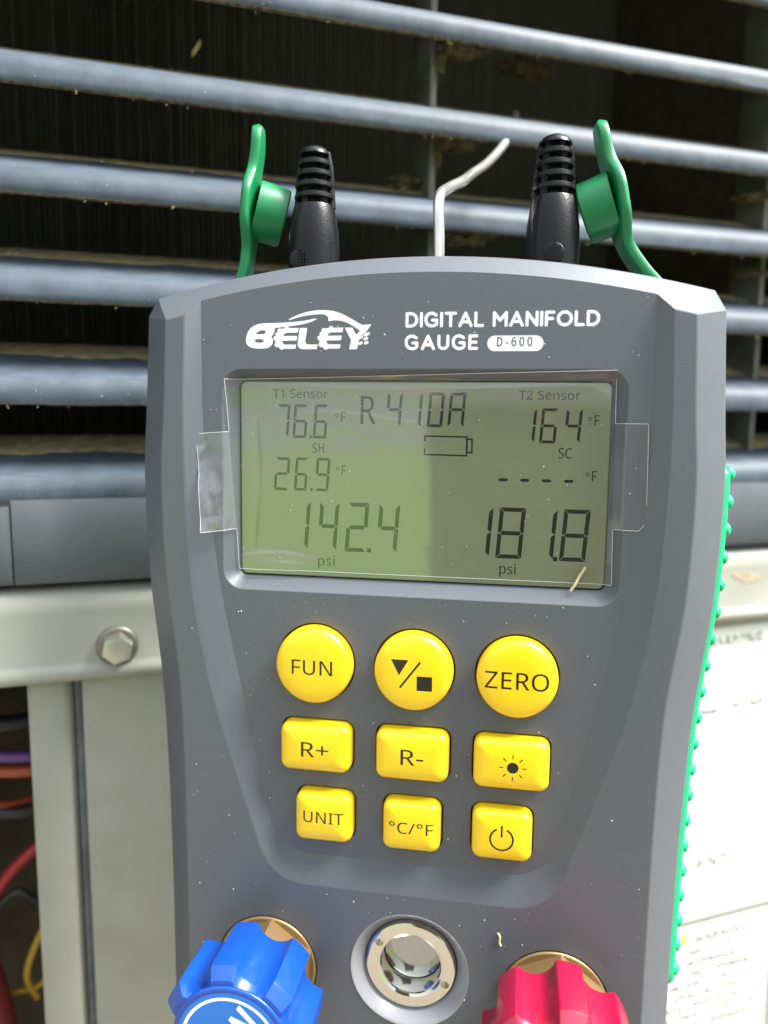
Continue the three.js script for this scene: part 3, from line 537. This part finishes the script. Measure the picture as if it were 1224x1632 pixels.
{ // rubber grips on both sides
  const side = (sgn) => {
    const prof = [[0.1, -10.2], [1.9, -10.5], [2.5, -11.3], [2.6, -14], [2.6, -22], [1.6, -25], [0.1, -25.6], [-0.5, -18]], rings = [];
    for (let i = 0; i <= 60; i++) {
      const y = lerp(11, -98, i / 60), e = Math.min(1, Math.min(11.6 - y, y + 99) / 2.2), w = outW(y);
      rings.push(prof.map(([o, z]) => [sgn * (w + (o > 0 ? o * Math.sqrt(e) : o)), y, -18 + (z + 18) * (0.7 + 0.3 * e)]));
    }
    const pos = [], idx = [], n = prof.length;
    for (const r of rings) for (const p of r) pos.push(...p);
    for (let k = 0; k < 60; k++) for (let i = 0; i < n; i++) { const j = (i + 1) % n, a = k * n + i, b = k * n + j; if (sgn > 0) idx.push(a, b + n, b, a, a + n, b + n); else idx.push(a, b, b + n, a, b + n, a + n); }
    const g = new THREE.BufferGeometry(); g.setAttribute('position', new THREE.Float32BufferAttribute(pos, 3)); g.setIndex(idx);
    return dv('rubber_grip', creased(g, 50), M.greenGrip);
  };
  side(-1); const right = side(1);
  const bump = new THREE.SphereGeometry(1.55, 14, 10); bump.scale(0.85, 1, 1.1);
  for (let row = 0; row < 2; row++) for (let i = 0; i < 20; i++) {
    const y = 9 - i * 5.45 - row * 2.72, g = bump.clone(); if (row) g.scale(0.8, 0.8, 0.8);
    g.translate(outW(y) + 2.45, y, row ? -16.5 : -12.9);
    if (y > -97) dv('grip_bump', g, M.greenGrip, right);
  }
}
// rubber port caps folded up beside the plugs
function portCap(sgn, path, plugAt, plugDir, text, face) {
  const across = V(...face).normalize(), wide = V(-across.z, 0, across.x);   // the strap's thickness and width directions
  const cap = new THREE.Group(); cap.name = 'port_cap'; gauge.add(cap); cap.userData.label = text;
  const curve = new THREE.CatmullRomCurve3(path.map((p) => V(p[0], p[1], p[2]))), n = 46, pos = [], idx = [], m = 16;
  for (let i = 0; i <= n; i++) {
    const t = i / n, p = curve.getPoint(t), tg = curve.getTangent(t), nx = across.clone().multiplyScalar(tg.y).add(V(0, -tg.x * Math.sign(across.x), 0)).normalize(), y = p.y;
    let hw = 3.3 + 3.4 * Math.exp(-(((y - plugAt[1]) / 6.2) ** 4)); if (t > 0.9) hw *= Math.sqrt(Math.max(0.02, 1 - ((t - 0.9) / 0.1) ** 2));
    const th = t > 0.97 ? 1.2 * Math.sqrt(Math.max(0.05, 1 - ((t - 0.97) / 0.03) ** 2)) : 1.2;
    for (let j = 0; j < m; j++) { const a = 2 * Math.PI * j / m, cs = Math.cos(a), sn = Math.sin(a), e = (v) => Math.sign(v) * Math.pow(Math.abs(v), 0.45); pos.push(p.x + nx.x * th * e(cs) + wide.x * hw * e(sn), p.y + nx.y * th * e(cs), p.z + nx.z * th * e(cs) + wide.z * hw * e(sn)); }
  }
  for (let i = 0; i < n; i++) for (let j = 0; j < m; j++) { const k = (j + 1) % m, a = i * m + j, b = i * m + k; idx.push(a, b + m, b, a, a + m, b + m); }
  for (let j = 1; j + 1 < m; j++) { idx.push(0, j, j + 1, n * m, n * m + j + 1, n * m + j); }
  let g = new THREE.BufferGeometry(); g.setAttribute('position', new THREE.Float32BufferAttribute(pos, 3)); g.setIndex(idx); g.computeVertexNormals();
  dv('strap', g, M.green, cap);
  g = new THREE.LatheGeometry([[0, -0.6], [6.0, -0.6], [6.05, 0.2], [5.95, 5.4], [5.6, 5.75], [4.8, 5.8], [4.6, 5.4], [4.5, 1.5], [0, 1.5]].map((p) => new THREE.Vector2(...p)), 48);
  g = creased(g.toNonIndexed(), 40); g.applyQuaternion(new THREE.Quaternion().setFromUnitVectors(V(0, 1, 0), V(...plugDir).normalize())); g.translate(...plugAt);
  dv('plug', g, M.green, cap);
}
portCap(-1, [[-41.5, 38, -16], [-40.6, 45, -16], [-38.9, 50, -16], [-38.2, 55, -16], [-38.0, 61, -16], [-37.2, 68, -16], [-36.2, 74, -16], [-35.9, 79.5, -16]], [-36.2, 62.3, -16], [0.9, -0.24, -0.40], 'green rubber cap whose strap leans left', [0.97, 0, -0.15]);
portCap(1, [[49, 38, -16], [46.5, 43.5, -16], [42.2, 48.5, -16], [38.9, 53.5, -16], [37.6, 59, -16], [36.3, 65, -16], [34.4, 71, -16], [33.0, 76.9, -16]], [36.3, 61.3, -16], [-0.93, -0.30, -0.24], 'green rubber cap whose strap curves right', [-0.97, 0, 0.08]);
// chrome hanging hook
{
  const toGauge = (p) => { const v = V(...p).sub(V(49.966, -20.032, 62.425)); return v.applyMatrix4(gaugeRot.clone().transpose()); };
  const pts = [V(2.5, 30, -16), V(2.4, 45, -16), V(2.3, 56, -16), V(2.05, 62.4, -16.1), V(2.2, 64.3, -17.2), toGauge([64.6, 47.0, 41.5]), toGauge([70.4, 50.6, 35.5]), toGauge([79.4, 57.2, 20]), toGauge([89.5, 64.6, 8]), toGauge([97.8, 72.4, 0]), toGauge([104.4, 80, -8]), toGauge([108, 86, -14])];
  dv('hanging_hook', new THREE.TubeGeometry(new THREE.CatmullRomCurve3(pts, false, 'centripetal'), 140, 1.14, 18), M.chrome);
}
// ---------------------------------------------------------------- sensor plugs pushed into the top of the gauge
function sensorPlug(x, z, padX, text) {
  const p = new THREE.Group(); p.name = numbered('sensor_plug'); scene.add(p); tag(p, text, 'plug', 'black sensor plugs in the top of the gauge');
  p.quaternion.copy(gauge.quaternion); p.position.copy(V(x, 44, z).multiplyScalar(0.001).applyMatrix4(gaugeRot).add(gaugeOrigin));
  const LV = (a) => a.map((q) => new THREE.Vector2(...q));
  mk('plug_body', boxUV(creased(new THREE.LatheGeometry(LV([[0, 0], [5.2, 0], [5.25, 9], [5.1, 12.5], [4.6, 15.8], [4.2, 17.6], [4.05, 18.0], [3.4, 18.1], [0, 18.1]]), 48).toNonIndexed(), 30), 22), M.black, p);
  const rel = [[0, 17.8], [2.5, 17.8]];
  for (let i = 0; i < 4; i++) { const y = 19.25 + i * 2.2, r = 4.05 - 0.08 * i - 0.05 * i * i; rel.push([r * 0.34, y - 1.0], [r * 0.34, y], [r - 0.15, y + 0.03], [r, y + 0.2], [r - 0.06, y + 0.85], [r - 0.25, y + 1.05], [r * 0.34, y + 1.1]); }
  rel.push([1.0, 28.0], [3.1, 28.05], [2.95, 28.6], [2.5, 29.2], [1.6, 29.65], [0, 29.8]);
  mk('strain_relief', boxUV(creased(new THREE.LatheGeometry(LV(rel), 40).toNonIndexed(), 30), 22), M.black, p);
  for (const s of [-1, 1]) mk('spine', boxUV(creased(tube([[s * 3.65, 17.6, -0.6], [s * 3.35, 21, -0.7], [s * 3.1, 25.4, -0.8], [s * 2.4, 28.8, -0.8]], 0.8, 24, 10).toNonIndexed(), 60), 22), M.black, p);
  // oval pad of raised checks on the front
  const dots = [], pad = new THREE.SphereGeometry(1, 20, 12); pad.scale(2.0, 2.0, 0.35); pad.translate(padX, 6.6, Math.sqrt(27.5 - padX * padX) - 0.1); dots.push(pad);
  for (let i = -3; i <= 3; i++) for (let j = -3; j <= 3; j++) if (i * i + j * j < 9.5) { const b = new THREE.BoxGeometry(0.36, 0.36, 0.5); b.rotateZ(0.78); b.translate(padX + i * 0.56, 6.6 + j * 0.56, Math.sqrt(27.5 - (padX + i * 0.5) ** 2) + 0.12); dots.push(b); }
  mk('grip_pad', boxUV(mergeGeometries(dots.map((d) => d.toNonIndexed())), 22), M.black, p);
}
sensorPlug(-23.4, -14, -1.9, 'black sensor plug standing beside the green cap that leans left');
sensorPlug(24.9, -14, 0.2, 'black sensor plug standing beside the green cap that curves right');

// ---------------------------------------------------------------- loose protective film over the display, with two pull tabs
{
  const film = new THREE.Group(); film.name = 'protective_film'; scene.add(film); inGauge(film);
  tag(film, 'clear plastic protective film with two pull tabs over the display', 'film');
  const bed = (x, y) => { const a = Math.max((Math.abs(x - 0.2) - 36.3) * 0.98, (y - 26.1) * 1.2, (-13.3 - y) * 0.9, 0); return Math.min(-4.36 + a, -1.93); };
  const crease = (x, y, yc, x0, x1, w, h) => x < x0 || x > x1 ? 0 : h * Math.sin(Math.PI * (x - x0) / (x1 - x0)) ** 0.7 * Math.exp(-(((y - yc) / w) ** 2));   // a low ridge along a curve
  const lift = (x, y) => 0.14 + 0.16 * Math.max(0, noise(x * 0.055, y * 0.075, 1.3)) + 0.55 * Math.exp(-(((x + 31) / 6) ** 2) - ((y + 11.5) / 3) ** 2) + 0.35 * Math.exp(-(((y - 25.5) / 3) ** 2)) * (0.6 + 0.5 * Math.sin(x * 0.12)) + 0.28 * Math.exp(-(((x + 33.5) / 1.6) ** 2)) + crease(x, y, -10.2 + 1.3 * Math.sin((x + 38) * 0.16), -37, -20, 0.5, 0.42) + crease(x, y, -11.3 + 0.6 * Math.sin((x + 34) * 0.25), -30, -22, 0.4, 0.3) + crease(x, y, 18.6 + 1.2 * Math.sin((x + 30) * 0.13), -24, 2, 0.45, 0.2) + crease(x, y, 25.2 - 0.9 * Math.sin((x + 34) * 0.05), -36, 34, 0.7, 0.25) + crease(y, x, -32.6 + 0.5 * Math.sin(y * 0.2), -9, 20, 0.45, 0.25);
  const z = (x, y, k = 0) => bed(x, y) + lift(x, y) + k;
  const A = [-38.4, 26.2], B = [37.0, 28.0], Cc = [37.7, -12.2], Dd = [-36.3, -12.2];
  const patch = (fn, nu, nv) => { const pos = [], idx = []; for (let j = 0; j <= nv; j++) for (let i = 0; i <= nu; i++) pos.push(...fn(i / nu, j / nv)); for (let j = 0; j < nv; j++) for (let i = 0; i < nu; i++) { const a = j * (nu + 1) + i; idx.push(a, a + 1, a + nu + 2, a, a + nu + 2, a + nu + 1); } const g = new THREE.BufferGeometry(); g.setAttribute('position', new THREE.Float32BufferAttribute(pos, 3)); g.setIndex(idx); return g; };
  const quad = (u, v) => [lerp(lerp(Dd[0], Cc[0], u), lerp(A[0], B[0], u), v), lerp(lerp(Dd[1], Cc[1], u), lerp(A[1], B[1], u), v)];
  const main = patch((u, v) => { const [x, y] = quad(u, v); return [x, y, z(x, y)]; }, 300, 190);
  const edgeL = (y) => lerp(Dd[0], A[0], (y - Dd[1]) / (A[1] - Dd[1])), edgeR = (y) => lerp(Cc[0], B[0], (y - Cc[1]) / (B[1] - Cc[1]));
  const tabL = (u, v) => { const yy = lerp(-4.4, 15.3, v) + 0.5 * u, xi = edgeL(yy), xo = lerp(-42.6, -44.4, v), x = lerp(xo, xi, u), o = 1 - u; return [x, yy, z(x, yy) + 2.4 * o * (1 - v) + 0.25 * o * (1 + Math.sin(v * 5 + o * 2)) + (0.15 + o) * (0.8 * noise(x * 0.3 + yy * 0.1, yy * 0.14, 3) + 0.35 * noise(x * 0.6 - yy * 0.3, yy * 0.35, 5))]; };
  const tabR = (u, v) => { const yy = lerp(-1.4, 18.3, v), xi = edgeR(yy), xo = yy < 0.1 ? lerp(41.9, 43.2, (yy + 1.4) / 1.5) : lerp(43.2, 42.8, (yy - 0.1) / 18.2), x = lerp(xi, xo, u); return [x, yy, z(x, yy) + 0.3 * u * u + 0.12 * u * noise(x * 0.3, yy * 0.2, 8)]; };
  const g = main; g.computeVertexNormals();
  mk('film_sheet', g, std({ color: 0xffffff, roughness: 0.04, transmission: 1, thickness: 0, ior: 1.68, side: THREE.DoubleSide }), film);
  for (const [tab, text] of [[tabL, 'creased hazy pull tab'], [tabR, 'flat pull tab with a clipped corner']]) { const tg = patch(tab, 26, 44); tg.computeVertexNormals(); mk('pull_tab', tg, std({ color: new THREE.Color(0.86, 0.86, 0.88), roughness: 0.08, transmission: tab === tabL ? 0.93 : 0.95, thickness: 0, ior: 1.68, side: THREE.DoubleSide }), film).userData.label = text; }
  const line = (fn, n) => Array.from({ length: n + 1 }, (_, i) => fn(i / n));
  const border = [...line((t) => { const [x, y] = quad(t, 1); return [x, y, z(x, y)]; }, 50), ...line((t) => { const y = lerp(27.9, 18.4, t), x = edgeR(y); return [x, y, z(x, y)]; }, 10), ...line((t) => tabR(t, 1), 10), ...line((t) => tabR(1, 1 - t), 22), ...line((t) => tabR(1 - t, 0), 10),
    ...line((t) => { const y = lerp(-1.5, -12.1, t), x = edgeR(y); return [x, y, z(x, y)]; }, 10), ...line((t) => { const [x, y] = quad(1 - t, 0); return [x, y, z(x, y)]; }, 50), ...line((t) => { const y = lerp(-12.1, -3.9, t), x = edgeL(y); return [x, y, z(x, y)]; }, 10), ...line((t) => tabL(1 - t, 0), 10), ...line((t) => tabL(0, t), 22), ...line((t) => tabL(t, 1), 10), ...line((t) => { const y = lerp(15.9, 26.1, t), x = edgeL(y); return [x, y, z(x, y)]; }, 10)];
  const path = new THREE.CurvePath(); for (let i = 0; i + 1 < border.length; i++) if (V(...border[i]).distanceTo(V(...border[i + 1])) > 0.02) path.add(new THREE.LineCurve3(V(...border[i]), V(...border[i + 1])));
  mk('film_edge', new THREE.TubeGeometry(path, 900, 0.055, 5), std({ color: new THREE.Color(0.8, 0.8, 0.78), roughness: 0.3, transmission: 0.5, thickness: 0 }), film);
}
// ---------------------------------------------------------------- bits lying on the gauge
tag(inGauge(mk('twig', tube([[30.2, -13.6, -3.2], [31.0, -12.4, -3.3], [31.7, -11.0, -3.6], [32.3, -9.9, -3.5], [32.9, -8.9, -3.3]], 0.26, 30, 8), M.straw)), 'tiny dry twig lying on the lower edge of the display', 'twig');
tag(inGauge(mk('straw_crumb', tube([[18.6, -82.7, 0.25], [19.0, -83.6, 0.3], [18.9, -84.6, 0.3], [19.2, -85.4, 0.2]], 0.22, 20, 7), M.straw)), 'small pale crumb of straw above the crimson knob', 'debris');
{
  const n = 320, m = new THREE.InstancedMesh(new THREE.OctahedronGeometry(0.001, 1), M.dust, n); m.name = 'dust_specks'; inGauge(m);
  const q = new THREE.Matrix4(), inW = table([[45, 43.3], [21, 43.2], [7.6, 42.5], [-14.6, 39.9], [-34.9, 35.8], [-53, 31.9], [-66, 28]]), slW = table([[45, 45.7], [21, 46.5], [7.7, 46.4], [-14, 45.1], [-34, 41.7], [-53, 36.2], [-70, 31]]);
  for (let i = 0; i < n; i++) {
    let x, y, z, ok = false;
    while (!ok) {
      x = rr(-46, 47); y = rr(-100, 42); const ax = Math.abs(x); ok = true;
      if (ax < 38 && y > -13 && y < 27) z = -3.95; else if (y > -70 && ax < inW(y)) { z = -1.97; if (ax < 39.4 && y > -16.3 && y < 28.5) ok = false; } else if (y > -78 && ax < slW(y)) ok = false; else { z = 0.03; if (ax > 46 || y > 37) ok = false; }
      for (const b of buttonSpecs) if (Math.abs(x - b[1]) < b[3] + 0.9 && Math.abs(y - b[2]) < b[4] + 0.9) ok = ok && rnd() < 0.03 && ((z = 1.3), Math.abs(x - b[1]) < b[3] * 0.6 && Math.abs(y - b[2]) < b[4] * 0.5);
      for (const [kx, ky] of [...knobAt, portAt]) if (Math.hypot(x - kx, y - ky) < 11.5) ok = false;
    }
    const s = 0.035 + 0.10 * Math.pow(rnd(), 3.4);
    q.compose(V(x / 1000, y / 1000, z / 1000), new THREE.Quaternion().setFromEuler(new THREE.Euler(rnd() * 6, rnd() * 6, rnd() * 6)), V(s * rr(0.7, 1.5), s, s * 0.6)); m.setMatrixAt(i, q);
  }
  tag(m, 'white specks of dust scattered over the gauge', null, null, 'stuff'); scene.add(m);
}
{ // loose flecks of plant litter on the louvres: on the noses, along the dust and hanging from the lips
  const n = 420, m = new THREE.InstancedMesh(new THREE.IcosahedronGeometry(0.001, 1), M.straw, n), q = new THREE.Matrix4(), c = new THREE.Color(); m.name = 'litter_flecks';
  for (let i = 0; i < n; i++) {
    const y0 = -22.65 + 23.86 * Math.floor(rnd() * 6), x = rr(-45, 205), kind = rnd();
    let y, z, s = rr(0.10, 0.32), sy = s * rr(0.6, 1.6);
    if (kind < 0.34) { z = -0.6 + rr(-0.4, 0.4); y = -rr(0.1, 1.0); sy *= 1.4; }
    else if (kind < 0.62) { z = 0.47; y = rr(0.6, 3.6); s *= 0.55; sy = s; }
    else { z = rr(-22, -12); y = topOf(z) + 0.35; s *= 1.3; }
    q.compose(V(x / 1000, (y0 + y) / 1000, z / 1000), new THREE.Quaternion().setFromEuler(new THREE.Euler(rnd() * 6, rnd() * 6, rnd() * 6)), V(s, sy, s * 0.6)); m.setMatrixAt(i, q);
    m.setColorAt(i, c.setRGB(rr(0.5, 1.2), rr(0.5, 1.1), rr(0.5, 1.2)));
  }
  tag(m, 'flecks of dry plant litter on the louvre slats', null, null, 'stuff'); scene.add(m);
}
tag((() => { const m = mk('seed_husk', clump('x', 0, 0, 0, 0.5, 2.2, 0.5, M.straw, 2).removeFromParent().geometry.clone().scale(1000, 1000, 1000), M.straw); m.position.set(0.0182, 0.0938, -0.020); m.rotation.z = -0.5; return m; })(), 'pale seed husk stuck in the grille between two slats', 'debris');

// ---------------------------------------------------------------- the phone that takes the picture, mirrored in the display
{
  const phone = new THREE.Group(); phone.name = 'smartphone'; scene.add(phone); tag(phone, 'dark brown smartphone held up facing the gauge', 'smartphone');
  phone.quaternion.copy(camera.quaternion); phone.position.copy(camera.position);
  const b = new RoundedBoxGeometry(74, 160, 8, 5, 3.9); b.translate(0, -69, 9);
  mk('phone_case', b, std({ color: new THREE.Color(0.20, 0.15, 0.145), roughness: 0.35 }), phone);
  mk('camera_ring', new THREE.TorusGeometry(19, 0.8, 12, 64).translate(0, -12, 4.9), std({ color: new THREE.Color(0.5, 0.28, 0.16), roughness: 0.3, metalness: 0.8 }), phone);
}

scene.traverse((o) => { if (o.isMesh) o.castShadow = o.receiveShadow = true; });
renderer.render(scene, camera);
